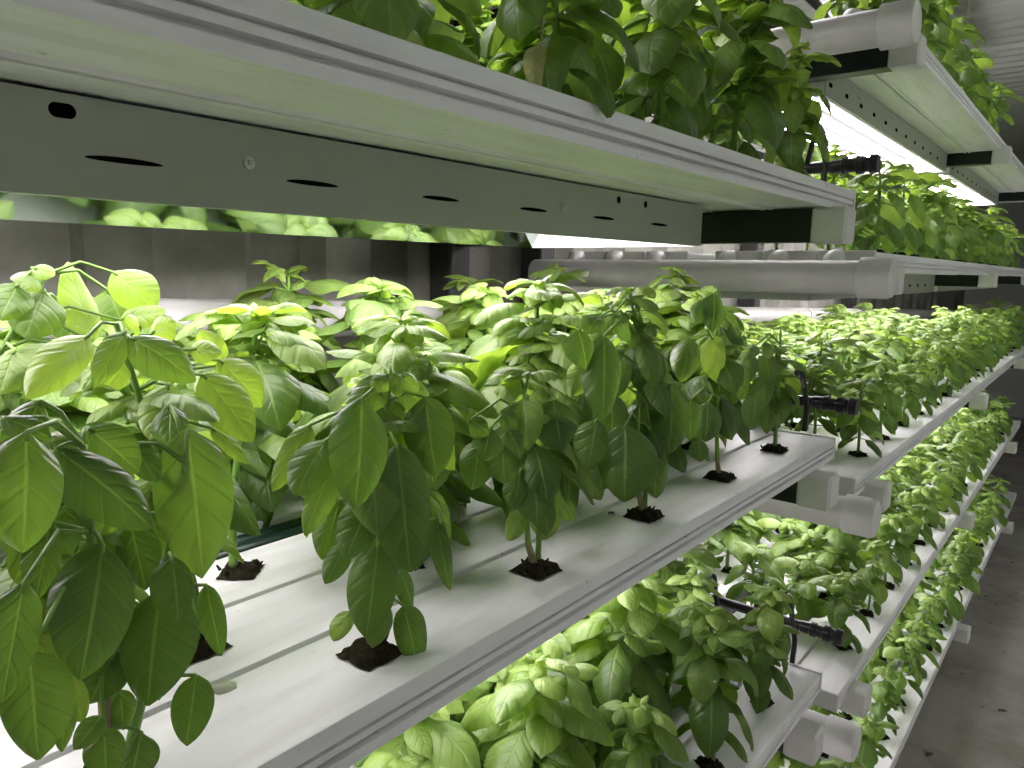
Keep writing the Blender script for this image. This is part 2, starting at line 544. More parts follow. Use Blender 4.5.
# dark green rails in the gap between the channel groups
for tn, (z, dy, xe) in NEAR.items():
    if tn == 'uppermost':
        continue
    for k, yy in enumerate((2.375, 2.455)):
        mb = MB()
        mb.tube([P(NX0, yy + dy, z - .035), P(xe - .1, yy + dy, z - .035)], 0.036 * S, 12)
        o = mb.build('hose', M_RAIL, None, 'auto')
        tag(o, f'dark green hose lying in the channel gap, {["nearer", "farther"][k]} one on near {tn} shelf', 'hose', f'green hoses in the gap of the near {tn} shelf')

# ------------------------------------------------------------------ light hoods
def make_hood(x0, x1, label, group, holes, ntube=5):
    """upside-down trough: front y=0, back y=1.15, top z=0, bottom z=-.20 ; root at x0"""
    t = thing('light_hood', label, 'grow light', (0, 0, 0), group)
    L_ = (x1 - x0) * S; D = 1.15 * S; hh = .200 * S; th = .0022
    mb = MB(); mb.box((0, 0, -.012 * S), (L_, D - .11 * S, 0)); mb.build('top_panel', M_REFL, t)
    mb = MB(); mb.box((0, -th, -hh), (L_, 0, 0.016 * S)); mb.box((0, 0.0, -hh), (L_, 0.006, -hh + th)); mb.build('front_panel', M_HOOD, t)
    mb = MB(); mb.prism_x([(D - .11 * S, 0), (D - .11 * S + th, 0), (D + th, -hh), (D, -hh)], 0, L_); o = mb.build('back_panel', M_MIRROR, t); o['label'] = 'mirror-bright back reflector'
    for xx in (0, L_ - th):
        mb = MB(); mb.prism_x([(0, -.012 * S), (0, -hh), (D, -hh), (D - .11 * S, -.012 * S)], xx, xx + th); mb.build('end_panel', M_WHITE, t)
    for k in range(ntube):
        yy = (D - .13 * S) * (k + 0.6) / (ntube + 0.2)
        mb = MB(); mb.tube([(0.02, yy, -.062 * S), (L_ - 0.02, yy, -.062 * S)], 0.022 * S, 8)
        o = mb.build('light_tube', M_TUBE, t, 'auto'); o['label'] = 'lit white tube'
        for xx in (0.006, L_ - 0.026):
            mb = MB(); mb.box((xx, yy - 0.011, -.100 * S), (xx + 0.02, yy + 0.011, -.012 * S))
            mb.build('socket', M_WHITE, o)
    for (kind, hx, hz, ln) in holes:  # slots and holes are uncut; dark plates stand for their shade
        mb = MB()
        if kind == 'slot':
            n = 24
            pr = []
            for q in range(n):
                a = math.tau * q / n
                pr.append((math.cos(a) * ln / 2 * S, math.sin(a) * .0085 * S * (1 if math.sin(a) > 0 else .6)))
            vs = [((hx - x0) * S + a, -th - .0003, hz * S + b) for a, b in pr] + [((hx - x0) * S + a, -th + .0002, hz * S + b) for a, b in pr]
            mb.add(vs, [tuple(range(n))] + [((q + 1) % n, q, n + q, n + (q + 1) % n) for q in range(n)])
            mb.build('vent_slot_shade', M_HOLE_SHADE, t)
        elif kind == 'hole':
            n = 20
            pr = []
            for q in range(n):
                a = math.tau * q / n
                ex = ln / 2 - .016 if ln > .032 else 0
                pr.append(((math.cos(a) * .016 + (ex if math.cos(a) > 0 else -ex)) * S, math.sin(a) * .016 * S))
            vs = [((hx - x0) * S + a, -th - .0003, hz * S + b) for a, b in pr] + [((hx - x0) * S + a, -th + .0002, hz * S + b) for a, b in pr]
            mb.add(vs, [tuple(range(n))] + [((q + 1) % n, q, n + q, n + (q + 1) % n) for q in range(n)])
            mb.build('vent_hole_shade', M_HOLE_SHADE, t)
        else:
            c = ((hx - x0) * S, hz * S)
            mb.tube([(c[0], -th + .0005, c[1]), (c[0], -th - .001, c[1]), (c[0], -th - .002, c[1])], [.017 * S, .017 * S, .012 * S], 14)
            mb.tube([(c[0], -th - .0018, c[1]), (c[0], -th - .0035, c[1])], [.008 * S, .006 * S], 6)
            mb.build('screw', M_STEEL, t, 'auto')
    return t


HZ = -.145
holes = [('slot', .29 + .515 * k, -.112, .175) for k in range(7)]
holes += [('hole', .68, -.006 - .015, .055), ('screw', 1.12, -.078, 0), ('screw', 2.552, -.090, 0), ('hole', 2.985, -.022, .03), ('hole', 3.234, -.024, .03)]
first = None
for tn, (z, dy, xe) in NEAR.items():
    lab = f'grow light hood with slotted front under the near rack\'s {tn} shelf'
    loc = P(-.56, 1.80 + dy, z + HZ)
    if first is None:
        first = make_hood(-.56, 3.87, lab, 'light hoods of the near rack', holes); first.location = loc
    else:
        dup(first, loc, lab, 'light hoods of the near rack')
fh = [('hole', 5.85 + .42 * k, -.11, .085) for k in range(11)] + [('screw', 6.6, -.06, 0), ('screw', 8.6, -.06, 0)]
first = None
for tn, (z, dy) in FAR.items():
    if tn == 'bottom':
        continue
    for k, xx in enumerate((5.74, 10.98)):
        lab = f'bright grow light hood, {ORD[k]} along the underside of the far rack\'s {tn} shelf'
        loc = P(xx, 1.80 + dy, z + HZ)
        if first is None:
            first = make_hood(5.74, 10.65, lab, 'light hoods of the far rack', fh); first.location = loc
        else:
            dup(first, loc, lab, 'light hoods of the far rack')

for k, xx in enumerate((5.74, 10.98)):
    dup(first, P(xx, 2.0, 3.35), f'grow light hood under the ceiling over the far rack, {ORD[k]} from near end', 'light hoods of the far rack')

# ------------------------------------------------------------------ drain pipes with elbows
def make_drain(label, group):
    """pipe along y, root on the pipe axis at the aisle end"""
    t = thing('drain_pipe', label, 'pipe', (0, 0, 0), group)
    r = .108 * S
    mb = MB(); mb.tube([(0, .10 * S, 0), (0, 2.75 * S, 0)], r, 28); mb.build('pipe', M_PIPE, t, 'auto')
    mb = MB()
    mb.tube([(0, .20 * S, 0), (0, .195 * S, 0), (0, .03 * S, 0), (0, .008 * S, 0), (0, 0, 0)], [r * 1.03, r * 1.19, r * 1.19, r * 1.08, r * .9], 28)
    o = mb.build('end_cap', M_CAP, t, 'auto'); o['label'] = 'rounded white end cap'
    for y in ROWS:
        yy = (y - 1.02) * S
        mb = MB()
        pts = [(.195 * S, yy, .125 * S), (.135 * S, yy, .125 * S), (.09 * S, yy, .112 * S), (.06 * S, yy, .078 * S), (.04 * S, yy, .03 * S)]
        mb.tube(pts, [.056 * S, .058 * S, .062 * S, .062 * S, .060 * S], 16)
        mb.build('elbow', M_CAP, t, 'auto')
    return t


first = None
for tn, (z, dy), dz in zip(FAR.keys(), FAR.values(), (-.155, -.165, -.185, -.20, -.2)):
    if tn == 'bottom':
        continue
    lab = f'white capped drain pipe across the near end of the far rack\'s {tn} shelf'
    loc = P(5.03, (1.065 if tn in ('top', 'second') else 1.035) + dy * .5, z + dz)
    if first is None:
        first = make_drain(lab, 'drain pipes between the racks'); first.location = loc
    else:
        dup(first, loc, lab, 'drain pipes between the racks')

# long pipe on the back wall, falling gently to the far end
mb = MB()
mb.tube([P(-2.0, 3.93, -.155), P(31.0, 3.93, -1.30)], .118 * S, 24)
wp = thing('wall_pipe', 'long white pipe running low along the back wall behind the plants', 'pipe', (0, 0, 0))
mb.build('pipe', M_PIPE, wp, 'auto')
for k, xx in enumerate((5.9, 7.6, 12.6, 18.0)):
    zz = -.155 - (xx + 2) * 1.145 / 33
    mb = MB(); mb.tube([P(xx - .05, 3.93, zz), P(xx + .05, 3.93, zz - .003)], .132 * S, 24)
    mb.build('coupling', M_CAP, wp, 'auto')

# ------------------------------------------------------------------ irrigation manifolds
def make_manifold(label, group):
    """black pipe along y, root at the aisle end of its connector"""
    t = thing('irrigation_pipe', label, 'pipe', (0, 0, 0), group)
    mb = MB(); mb.tube([(0, .25 * S, 0), (0, 2.45 * S, 0)], .034 * S, 16); mb.build('pipe', M_BLACK, t, 'auto')
    mb = MB()
    prof = [(0, .035), (0, .052), (.045, .056), (.05, .045), (.075, .045), (.08, .055), (.12, .055), (.125, .040), (.17, .040), (.175, .050), (.205, .050), (.21, .042), (.27, .040), (.275, .030)]
    mb.tube([(0, a * S, 0) for a, b in prof], [b * S for a, b in prof], 20)
    o = mb.build('hose_connector', M_BLACK, t, 'auto')
    for i, y in enumerate(ROWS):
        yy = (y - 1.20) * S
        yy = max(yy + .02 * S, .43 * S)
        y2 = yy - .19 * S
        mb = MB()
        pts = []
        for q in range(15):
            a = math.pi * q / 14
            # arch from the manifold over to the end of the near channel
            pts.append((-.06 * S + .07 * S * math.cos(a) - .10 * S * q / 14, yy + (y2 - yy) * q / 14, (.02 + .22 * math.sin(a) - .02 * q / 14) * S))
        e = pts[-1]
        pts += [(e[0] - .005 * S, e[1], e[2] - .05 * S), (e[0] - .012 * S, e[1], e[2] - .10 * S), (e[0] - .02 * S, e[1], -.150 * S)]
        mb.tube(pts, .017 * S, 8)
        mb.build('feed_tube', M_BLACK, t, 'auto')
    mb = MB(); mb.tube([(0, .52 * S, 0), (0, .60 * S, 0)], .040 * S, 16)
    mb.box((-.05 * S, .54 * S, -.045 * S), (-.035 * S, .58 * S, .04 * S)); mb.build('clamp', M_STEEL, t, 'auto')
    for yy in (.50, 1.75):
        mb = MB(); mb.box((.035 * S, yy * S, -.26 * S), (.05 * S, (yy + .17) * S, .01 * S), .001)
        mb.build('bracket', M_HOOD, t)
    return t


first = None
for tn, (z, dy, xe) in NEAR.items():
    if tn == 'uppermost':
        continue
    lab = f'black irrigation pipe with looped feed tubes at the right end of near {tn} shelf'
    loc = P(4.96, 1.18 + dy, z + .175)
    if first is None:
        first = make_manifold(lab, 'black irrigation pipes'); first.location = loc
    else:
        dup(first, loc, lab, 'black irrigation pipes')

# short brackets hanging from the roof above the far rack
for k, (px_, py_) in enumerate(((945, 12), (956, 33))):
    q = at_z(px_, py_, 3.62)
    mb = MB()
    mb.tube([P(q[0] - .1, q[1] + .28, 3.62 - .10), P(q[0], q[1], 3.62), P(q[0] + .02, q[1] - .22, 3.66)], .035 * S, 6)
    mb.tube([P(q[0] + .01, q[1] - .12, 3.64), P(q[0] + .01, q[1] - .12, 4.08)], .022 * S, 6)
    o = mb.build('roof_hook', M_STEEL)
    tag(o, f'small grey hook hanging from the ribbed ceiling, {["nearer", "farther"][k]} of the pair', 'hook', 'hooks on the ceiling')

# ------------------------------------------------------------------ basil plants (metres, root at the hole in the lid)
NRM = .447


def leaf(mb, base, adir, nrm, L_, W_, bend=0.9, cup=0.35, tint=0.3, nu=8, nv=6, rng=random, arch=0.0, twist=0.0):
    """blade from base along adir; upper face = nrm; bend = total downward bend (rad) away from nrm"""
    a = np.array(adir, float); a /= np.linalg.norm(a)
    n = np.array(nrm, float); n = n - a * (n @ a)
    if np.linalg.norm(n) < 1e-5:
        n = np.cross(a, [1, 0, 0.3])
    n /= np.linalg.norm(n)
    s = np.cross(n, a)
    o = len(mb.v)
    p = np.array(base, float)
    ph = rng.uniform(0, 6.28)
    wav = rng.uniform(.5, 1.4)
    asym = rng.uniform(-.12, .12)
    ds = L_ / nu
    for i in range(nu + 1):
        u = i / nu
        th = bend * (u ** 1.2)
        ca, sa = math.cos(th), math.sin(th)
        d = a * ca - n * sa
        m = n * ca + a * sa
        if i > 0:
            p = p + d * ds
        uu = min(max(u, 0.004), 0.996)
        w = W_ * (uu ** .5) * ((1 - uu) ** .68) / NRM
        tw = twist * u
        s2 = s * math.cos(tw) + m * math.sin(tw)
        m2 = m * math.cos(tw) - s * math.sin(tw)
        for j in range(nv + 1):
            v = -1 + 2 * j / nv
            ww = w * (1 + asym * v)
            ang = cup * 1.9 * v
            # rolled-down sides: arc cross-section
            if abs(cup) > 1e-3:
                rr = ww / (cup * 1.9)
                off = s2 * (rr * math.sin(ang)) + m2 * (rr * (math.cos(ang) - 1))
            else:
                off = s2 * ww * v
            rip = (math.sin(u * 8 + ph + v) * .08 * v * v * wav + math.sin(u * 6 + ph * 2 + v * 2.5) * .05 * abs(v)) * W_
            crease = -.10 * W_ * math.exp(-(v / .18) ** 2) * math.sin(math.pi * uu)
            q = p + off + m2 * (rip + crease)
            mb.v.append((float(q[0]), float(q[1]), float(q[2])))
            mb.uv.append((u, (v + 1) / 2))
            mb.t.append(tint)
    k = nv + 1
    for i in range(nu):
        for j in range(nv):
            mb.f.append((o + i * k + j, o + i * k + j + 1, o + (i + 1) * k + j + 1, o + (i + 1) * k + j)[::-1])


def grow(mb, st, rng, height, scale, droop, base_h, nodes, lean, res, sparse=0.0, woody=None):
    """one procedural basil shoot; mb = leaves, st = green stems"""
    nu, nv = res
    lx, ly = lean
    ang0 = rng.uniform(0, math.pi)

    def pos(f):
        w = math.sin(f * 2.6 + ang0) * .006
        return np.array([lx * f * f + w, ly * f * f - w * .7, f * height])
    pts = [pos(f) for f in np.linspace(0, 1, 9)]
    st.tube(pts, [(.0036 - .0018 * f) * (scale * .6 + .4) for f in np.linspace(0, 1, 9)], 6)
    for i in range(nodes):
        f = base_h + (1 - base_h) * (i / (nodes - 1)) ** .9
        az = ang0 + i * math.pi / 2 + rng.uniform(-.35, .35)
        c = pos(f)
        prof = math.sin(math.pi * (0.22 + .60 * (i / (nodes - 1)) ** 1.2))      # big in the middle, small at the top
        if i == nodes - 1:
            prof = .42
        for sgn in (0, math.pi):
            if rng.random() < sparse:
                continue
            a = az + sgn + rng.uniform(-.25, .25)
            L_ = (.088 * prof * rng.uniform(.82, 1.15)) * scale
            el = rng.uniform(-.1, .5) + (.35 if i > nodes - 3 else 0) - droop * .5
            d = np.array([math.cos(a) * math.cos(el), math.sin(a) * math.cos(el), math.sin(el)])
            pet = (.006 + .014 * prof) * scale
            b = c + d * pet
            st.tube([c, c + d * pet * .5 + np.array([0, 0, .001]), b], [.0013, .0011, .0009], 5, False)
            n = np.array([-math.cos(a) * math.sin(el), -math.sin(a) * math.sin(el), math.cos(el)]) + np.array([rng.uniform(-.3, .3), rng.uniform(-.3, .3), 0])
            young = (i / (nodes - 1)) ** 2
            leaf(mb, b, d, n, L_, L_ * rng.uniform(.29, .36), bend=rng.uniform(.7, 1.25) + droop * .5, cup=rng.uniform(.3, .62),
                 tint=min(1, max(0, .16 + .42 * young + rng.uniform(-.12, .2))), nu=nu, nv=nv, rng=rng, twist=rng.uniform(-.35, .35))
            # side shoot in the axil
            if 0 < i < nodes - 1 and rng.random() < .9:
                e2 = rng.uniform(.55, 1.15)
                d2 = np.array([math.cos(a + .3) * math.cos(e2), math.sin(a + .3) * math.cos(e2), math.sin(e2)])
                ln = rng.uniform(.014, .042) * scale
                tip = c + d2 * ln
                st.tube([c, tip], [.0013, .0009], 5, False)
                for kk in range(rng.choice((3, 4, 4, 5))):
                    a3 = a + 1.3 + kk * math.pi / 2 * 1.02 + rng.uniform(-.3, .3)
                    e3 = rng.uniform(.0, .6)
                    d3 = np.array([math.cos(a3) * math.cos(e3), math.sin(a3) * math.cos(e3), math.sin(e3)])
                    l3 = rng.uniform(.022, .054) * scale
                    n3 = np.array([-math.cos(a3) * math.sin(e3), -math.sin(a3) * math.sin(e3), math.cos(e3)])
                    leaf(mb, tip - d2 * .003, d3, n3, l3, l3 * rng.uniform(.30, .38), bend=rng.uniform(.7, 1.5), cup=rng.uniform(.35, .7),
                         tint=min(1, .3 + .3 * young + rng.uniform(-.1, .22)), nu=max(4, nu - 2), nv=nv, rng=rng)
    # tip rosette
    c = pos(1.0)
    for kk in range(6):
        a = ang0 + kk * math.pi / 2 * 1.05 + .4
        e = .25 + .18 * kk
        d = np.array([math.cos(a) * math.cos(e), math.sin(a) * math.cos(e), math.sin(e)])
        n = np.array([-math.cos(a) * math.sin(e), -math.sin(a) * math.sin(e), math.cos(e)])
        l = (.036 - .0042 * kk) * scale * rng.uniform(.8, 1.2)
        leaf(mb, c, d, n, l, l * .34, bend=rng.uniform(.8, 1.5), cup=rng.uniform(.4, .7), tint=min(1, .5 + rng.uniform(0, .4)), nu=max(4, nu - 2), nv=nv, rng=rng)


def plug_mesh(mb, rng, r=.0165):
    """crumbly square of peat: lumpy low block"""
    n = 9
    o = len(mb.v)
    vs, fs = [], []
    for i in range(n):
        for j in range(n):
            u, v = -1 + 2 * i / (n - 1), -1 + 2 * j / (n - 1)
            edge = max(abs(u), abs(v))
            hgt = 0.0085 * (1 - edge ** 4) + rng.uniform(-.0026, .0026) * (edge < .99)
            vs.append((u * r * (1 + rng.uniform(-.07, .07)), v * r * (1 + rng.uniform(-.07, .07)), max(.0003, hgt + .0012)))
    for i in range(n - 1):
        for j in range(n - 1):
            fs.append((i * n + j, (i + 1) * n + j, (i + 1) * n + j + 1, i * n + j + 1))
    mb.add(vs, fs)
    for _ in range(14):       # crumbs and root tufts
        a = rng.uniform(0, 6.28); q = r * rng.uniform(.3, 1.02)
        x_, y_ = math.cos(a) * q, math.sin(a) * q
        mb.tube([(x_, y_, .004), (x_ * 1.05 + rng.uniform(-.003, .003), y_ * 1.05 + rng.uniform(-.003, .003), .0065 + rng.uniform(0, .0028))], [.0018, .0009], 4)


def make_plant(name_seed, height, scale, droop, base_h, nodes, lean=(0, 0), res=(8, 6), shoots=1, sparse=0.0):
    rng = random.Random(name_seed)
    t = thing('basil_plant', '', 'plant', (0, 0, 0))
    lm, stm, pm = MB(), MB(), MB()
    for s in range(shoots):
        ln = (lean[0] + (rng.uniform(-.05, .05) if s else 0), lean[1] + (rng.uniform(-.05, .05) if s else 0))
        grow(lm, stm, rng, height * (1 if s == 0 else rng.uniform(.65, .9)), scale, droop, base_h, nodes, ln, res, sparse)
    stm.uv = []; stm.t = []
    lm.build('foliage', M_LEAF, t, 'all')
    stm.build('stem', M_STEM, t, 'all')
    plug_mesh(pm, rng)
    o = pm.build('grow_plug', M_PLUG, t, 'all'); o['label'] = 'dark crumbly peat plug'
    return t


protos = {}


def bank(kind):
    """prototype plants, built on first use; returned roots get placed once, then copied"""
    if kind not in protos:
        lst = []
        for q in range({'bare': 1, 'upper': 6, 'near': 9, 'front': 5, 'far': 7, 'farfront': 6}[kind]):
            if kind == 'near':
                lst.append(make_plant(100 + q,   .214 + .012 * (q % 4), 1.2, .6, .27, 8, (0, 0), (8, 6), 2))
            elif kind == 'bare':
                lst.append(make_plant(610, .235, 1.1, .3, .60, 6, (0, .02), (8, 6), 1))
            elif kind == 'upper':
                lst.append(make_plant(500 + q, .225 + .012 * (q % 3), 1.08, .75, .14, 10, (.0, .008), (9, 6), 1))
            elif kind == 'front':
                lst.append(make_plant(200 + q, .200 + .012 * (q % 3), 1.0, .95, .26, 8, (-.01, -.006), (9, 6), 1))
            elif kind == 'far':
                lst.append(make_plant(300 + q, .190 + .012 * (q % 4), .95, .3, .25, 7, (0, 0), (5, 4), 1 + q % 2))
            else:
                lst.append(make_plant(400 + q, .165 + .012 * (q % 4), .92, .75, .24, 6, (0, -.01), (6, 4), 1))
        protos[kind] = [lst, [False] * len(lst)]
    return protos[kind]


prng = random.Random(7)
n_placed = 0
turn = {}


def place(kind, loc, label, group, scale=1.0):
    global n_placed
    lst, used = bank(kind)
    turn[kind] = turn.get(kind, -1) + 1
    k = turn[kind] if turn[kind] < len(lst) else prng.randrange(len(lst))
    if not used[k]:
        r = lst[k]; used[k] = True; r['label'] = label; r['group'] = group
    else:
        r = dup(lst[k], loc, label, group)
    r.location = loc
    r.rotation_euler = (0, 0, prng.uniform(0, math.tau))
    s = scale * prng.uniform(.9, 1.1)
    r.scale = (s, s, s * prng.uniform(.95, 1.08))
    n_placed += 1
    return r


# --- hand-posed plants in the front of the middle shelf -----------------------------------
def hero(idx, pot, label, leaves, height, lean, extra, seed, stems=None, woody=True, grp=1):
    """pot (x,y) units on the middle shelf; leaves: (base_px, tip_px, width_px, y_base, y_tip, tint, arch)"""
    rng = random.Random(seed)
    root = P(pot[0], pot[1], -1.0)
    t = thing('basil_plant', label, 'plant', root, 'basil plants on the near rack\'s middle shelf')
    lm, stm, wm, pm = MB(), MB(), MB(), MB()
    rt = np.array(root)
    stempts = stems or [[(0, 0, 0), (lean[0] * .3, lean[1] * .3, height * .35), (lean[0] * .6, lean[1] * .6, height * .7), (lean[0], lean[1], height)]]
    nodes = []
    for sp in stempts:
        pts = []
        for i in range(len(sp) - 1):
            for q in range(5):
                f = q / 5
                pts.append(np.array(sp[i]) * (1 - f) + np.array(sp[i + 1]) * f)
        pts.append(np.array(sp[-1]))
        ks = len(pts)
        stm.tube(pts, [.0031 - .0014 * i / ks for i in range(ks)], 8)
        nodes += pts[3:]
    if woody:
        b = stempts[0]
        wm.tube([np.array(b[0]), np.array(b[1]) * .5, np.array(b[1])], [.0036, .0032, .0030], 8)
    for (b, tp, wpx, yb, yt, tint, arch) in leaves:
        B = np.array(P(*at_y(b[0], b[1], yb))) - rt
        T = np.array(P(*at_y(tp[0], tp[1], yt))) - rt
        dist = float((R.T @ ((B + T) / 2 + rt - np.array(P(0, 0, 0))))[2] * -1)
        W_ = wpx / F_PX * dist / 2 * 1.06
        a = T - B; L_ = np.linalg.norm(a); a /= L_
        tocam = np.array(P(0, 0, 0)) - (rt + (B + T) / 2); tocam /= np.linalg.norm(tocam)
        n = tocam * .8 + np.array([rng.uniform(-.35, .35), -.25 + rng.uniform(-.2, .2), .55])
        n -= a * (n @ a); n /= np.linalg.norm(n)
        # start lifted by half the bend so that the tip ends on T
        a0 = a * math.cos(arch / 2) + n * math.sin(arch / 2)
        leaf(lm, B, a0, n, L_ * (1 + arch * arch / 24), W_ * 1.08, bend=arch, cup=rng.uniform(.28, .5), tint=tint, nu=14, nv=10, rng=rng, twist=rng.uniform(-.2, .2))
        c = min(nodes, key=lambda q: np.linalg.norm(q - B) + .6 * max(0, q[2] - B[2]))
        mid = (c + B) / 2 + np.array([0, 0, .18 * np.linalg.norm(c - B)])
        stm.tube([c, mid, B, B + a0 * .004], [.0012, .0011, .0010, .0009], 6)
    for (h0, sc_, dr, bh, nn, ln, off) in extra:
        e1, e2 = MB(), MB()
        grow(e1, e2, rng, h0, sc_, dr, bh, nn, ln, (9, 6))
        o3 = np.array(off)
        for src, dst in ((e1, lm), (e2, stm)):
            k = len(dst.v)
            dst.v += [tuple(np.array(v) + o3) for v in src.v]
            dst.f += [tuple(i + k for i in f) for f in src.f]
            dst.uv += src.uv; dst.t += src.t
    stm.uv = []; stm.t = []
    lm.build('foliage', M_LEAF, t, 'all')
    stm.build('stem', M_STEM, t, 'all')
    if woody:
        o = wm.build('woody_base', M_WOODY, t, 'all'); o['label'] = 'brown woody lower stem'
    plug_mesh(pm, rng, .0175)
    o = pm.build('grow_plug', M_PLUG, t, 'all'); o['label'] = 'dark crumbly peat plug'
    return t


Y = 1.41
# leftmost, very close plant
X0 = .53
p0 = [((56, 449), (152, 529), 60, 1.30, 1.18, .12, .7), ((187, 430), (203, 578), 76, 1.36, 1.28, .34, .5), ((27, 432), (22, 553), 74, 1.20, 1.12, .30, .6),
      ((88, 428), (140, 472), 44, 1.36, 1.30, .16, .8), ((2, 418), (52, 440), 26, 1.28, 1.22, .12, .9), ((170, 405), (169, 446), 36, 1.44, 1.38, .2, .6),
      ((132, 443), (156, 482), 30, 1.40, 1.34, .18, .6), ((103, 545), (80, 680), 73, 1.26, 1.15, .12, .5), ((160, 590), (148, 706), 72, 1.32, 1.25, .16, .5),
      ((172, 558), (178, 622), 40, 1.30, 1.24, .2, .6), ((24, 583), (2, 702), 46, 1.16, 1.10, .12, .4), ((30, 652), (38, 760), 61, 1.14, 1.08, .2, .4),
      ((206, 585), (221, 656), 26, 1.38, 1.34, .16, .5), ((196, 675), (187, 746), 38, 1.34, 1.30, .2, .5), ((114, 652), (90, 704), 42, 1.34, 1.30, .08, .5),
      ((102, 716), (74, 750), 22, 1.24, 1.22, .2, .6), ((104, 728), (106, 782), 36, 1.26, 1.22, .22, .5), ((142, 733), (130, 785), 40, 1.32, 1.28, .2, .5),
      ((36, 636), (54, 676), 30, 1.30, 1.28, .5, .4), ((60, 672), (84, 722), 30, 1.32, 1.28, .5, .4), ((70, 640), (120, 690), 34, 1.40, 1.36, .1, .4),
      ((50, 520), (36, 600), 34, 1.30, 1.24, .3, .4), ((130, 520), (146, 590), 40, 1.40, 1.34, .14, .4), ((66, 690), (62, 752), 24, 1.22, 1.18, .3, .4),
      ((160, 470), (130, 540), 40, 1.48, 1.42, .5, .4), ((40, 400), (8, 470), 40, 1.34, 1.26, .2, .7), ((205, 500), (188, 560), 34, 1.46, 1.40, .45, .4),
      ((60, 500), (44, 572), 46, 1.44, 1.40, .2, .4), ((152, 490), (158, 560), 46, 1.46, 1.42, .12, .4), ((112, 470), (98, 545), 46, 1.44, 1.40, .3, .4), ((18, 535), (58, 600), 40, 1.36, 1.32, .4, .5),
      ((82, 590), (112, 660), 42, 1.42, 1.38, .15, .4), ((180, 600), (170, 664), 40, 1.42, 1.40, .3, .4), ((52, 596), (22, 664), 42, 1.36, 1.32, .25, .4), ((130, 600), (128, 650), 36, 1.44, 1.42, .5, .3),
      ((8, 480), (40, 540), 44, 1.40, 1.36, .3, .5), ((5, 620), (0, 700), 50, 1.30, 1.26, .15, .4), ((150, 650), (158, 700), 34, 1.40, 1.38, .1, .4), ((120, 690), (124, 730), 26, 1.38, 1.36, .3, .4)]
hero(0, (X0, Y), 'largest basil plant, big drooping dark leaves filling the lower left corner', p0, .20, (-.015, -.03), [(.19, .62, .5, .45, 6, (-.02, .01), (0, .016, 0))], 11,
     stems=[[(0, 0, 0), (-.004, -.012, .06), (-.008, -.022, .12), (-.012, -.03, .19)], [(.006, 0, 0), (.02, -.008, .06), (.03, -.015, .12), (.04, -.02, .17)]])
p1 = [((397, 445), (410, 572), 62, 1.30, 1.22, .18, .5), ((362, 398), (354, 510), 58, 1.32, 1.24, .14, .8), ((425, 397), (436, 477), 47, 1.34, 1.28, .18, .8),
      ((378, 402), (414, 452), 36, 1.42, 1.40, .75, .5), ((310, 425), (272, 492), 26, 1.44, 1.40, .35, 1.0), ((326, 440), (295, 497), 40, 1.38, 1.34, .2, .7),  # first leaf: its backlit yellow is put into the tint
      ((335, 457), (305, 536), 30, 1.36, 1.32, .25, .6), ((372, 495), (345, 560), 40, 1.36, 1.32, .22, .5), ((378, 545), (366, 638), 50, 1.34, 1.28, .2, .5),
      ((347, 543), (325, 584), 24, 1.36, 1.34, .2, .5), ((350, 612), (333, 641), 20, 1.40, 1.38, .55, .3), ((404, 606), (417, 666), 33, 1.36, 1.32, .18, .4),
      ((436, 518), (450, 590), 19, 1.42, 1.40, .18, .5), ((428, 488), (446, 552), 26, 1.44, 1.42, .2, .5), ((400, 570), (413, 610), 24, 1.40, 1.38, .2, .5),
      ((395, 380), (432, 420), 34, 1.40, 1.36, .16, 1.1), ((385, 380), (345, 420), 32, 1.42, 1.38, .25, 1.1), ((340, 500), (322, 560), 36, 1.44, 1.40, .3, .5),
      ((410, 400), (455, 470), 34, 1.48, 1.46, .35, .7), ((380, 600), (372, 648), 30, 1.38, 1.36, .35, .3), ((352, 430), (330, 500), 40, 1.46, 1.44, .6, .4),
      ((400, 375), (418, 392), 20, 1.38, 1.35, .3, 1.2), ((388, 375), (372, 394), 20, 1.38, 1.35, .35, 1.2), ((394, 372), (398, 398), 18, 1.36, 1.33, .3, 1.2)]
hero(1, (1.183, Y), 'second basil plant from the left in the middle shelf front row, long hanging leaves', p1, .205, (.018, -.004), [(.19, .72, .9, .5, 5, (.016, .01), (0, .004, 0))], 12)
p2 = [((535, 480), (537, 524), 40, 1.34, 1.30, .1, .5), ((502, 448), (505, 484), 32, 1.34, 1.31, .14, .7), ((490, 428), (482, 462), 30, 1.36, 1.33, .12, .9), ((508, 430), (520, 458), 26, 1.34, 1.31, .12, 1.0),
      ((562, 460), (567, 502), 12, 1.38, 1.36, .1, .4), ((522, 505), (508, 541), 22, 1.40, 1.38, .5, .3), ((548, 503), (544, 540), 30, 1.42, 1.40, .55, .3), ((553, 400), (561, 452), 46, 1.36, 1.31, .14, .9),
      ((480, 440), (472, 490), 34, 1.42, 1.40, .25, .5), ((525, 440), (530, 480), 36, 1.40, 1.37, .2, .5), ((545, 455), (552, 500), 34, 1.42, 1.40, .2, .5), ((520, 470), (514, 510), 30, 1.38, 1.36, .16, .5),
      ((470, 420), (490, 436), 22, 1.38, 1.35, .2, 1.1), ((500, 412), (520, 430), 24, 1.38, 1.35, .25, 1.1), ((555, 490), (575, 520), 22, 1.46, 1.44, .35, .4)]
hero(2, (1.90, Y), 'third basil plant from the left in the middle shelf front row, bare stem base', p2, .165, (-.012, 0), [(.18, .72, .9, .45, 6, (-.016, .0), (0, .006, 0))], 13,
     stems=[[(0, 0, 0), (-.013, .0, .030), (-.019, .0, .08), (-.018, 0, .165)]])
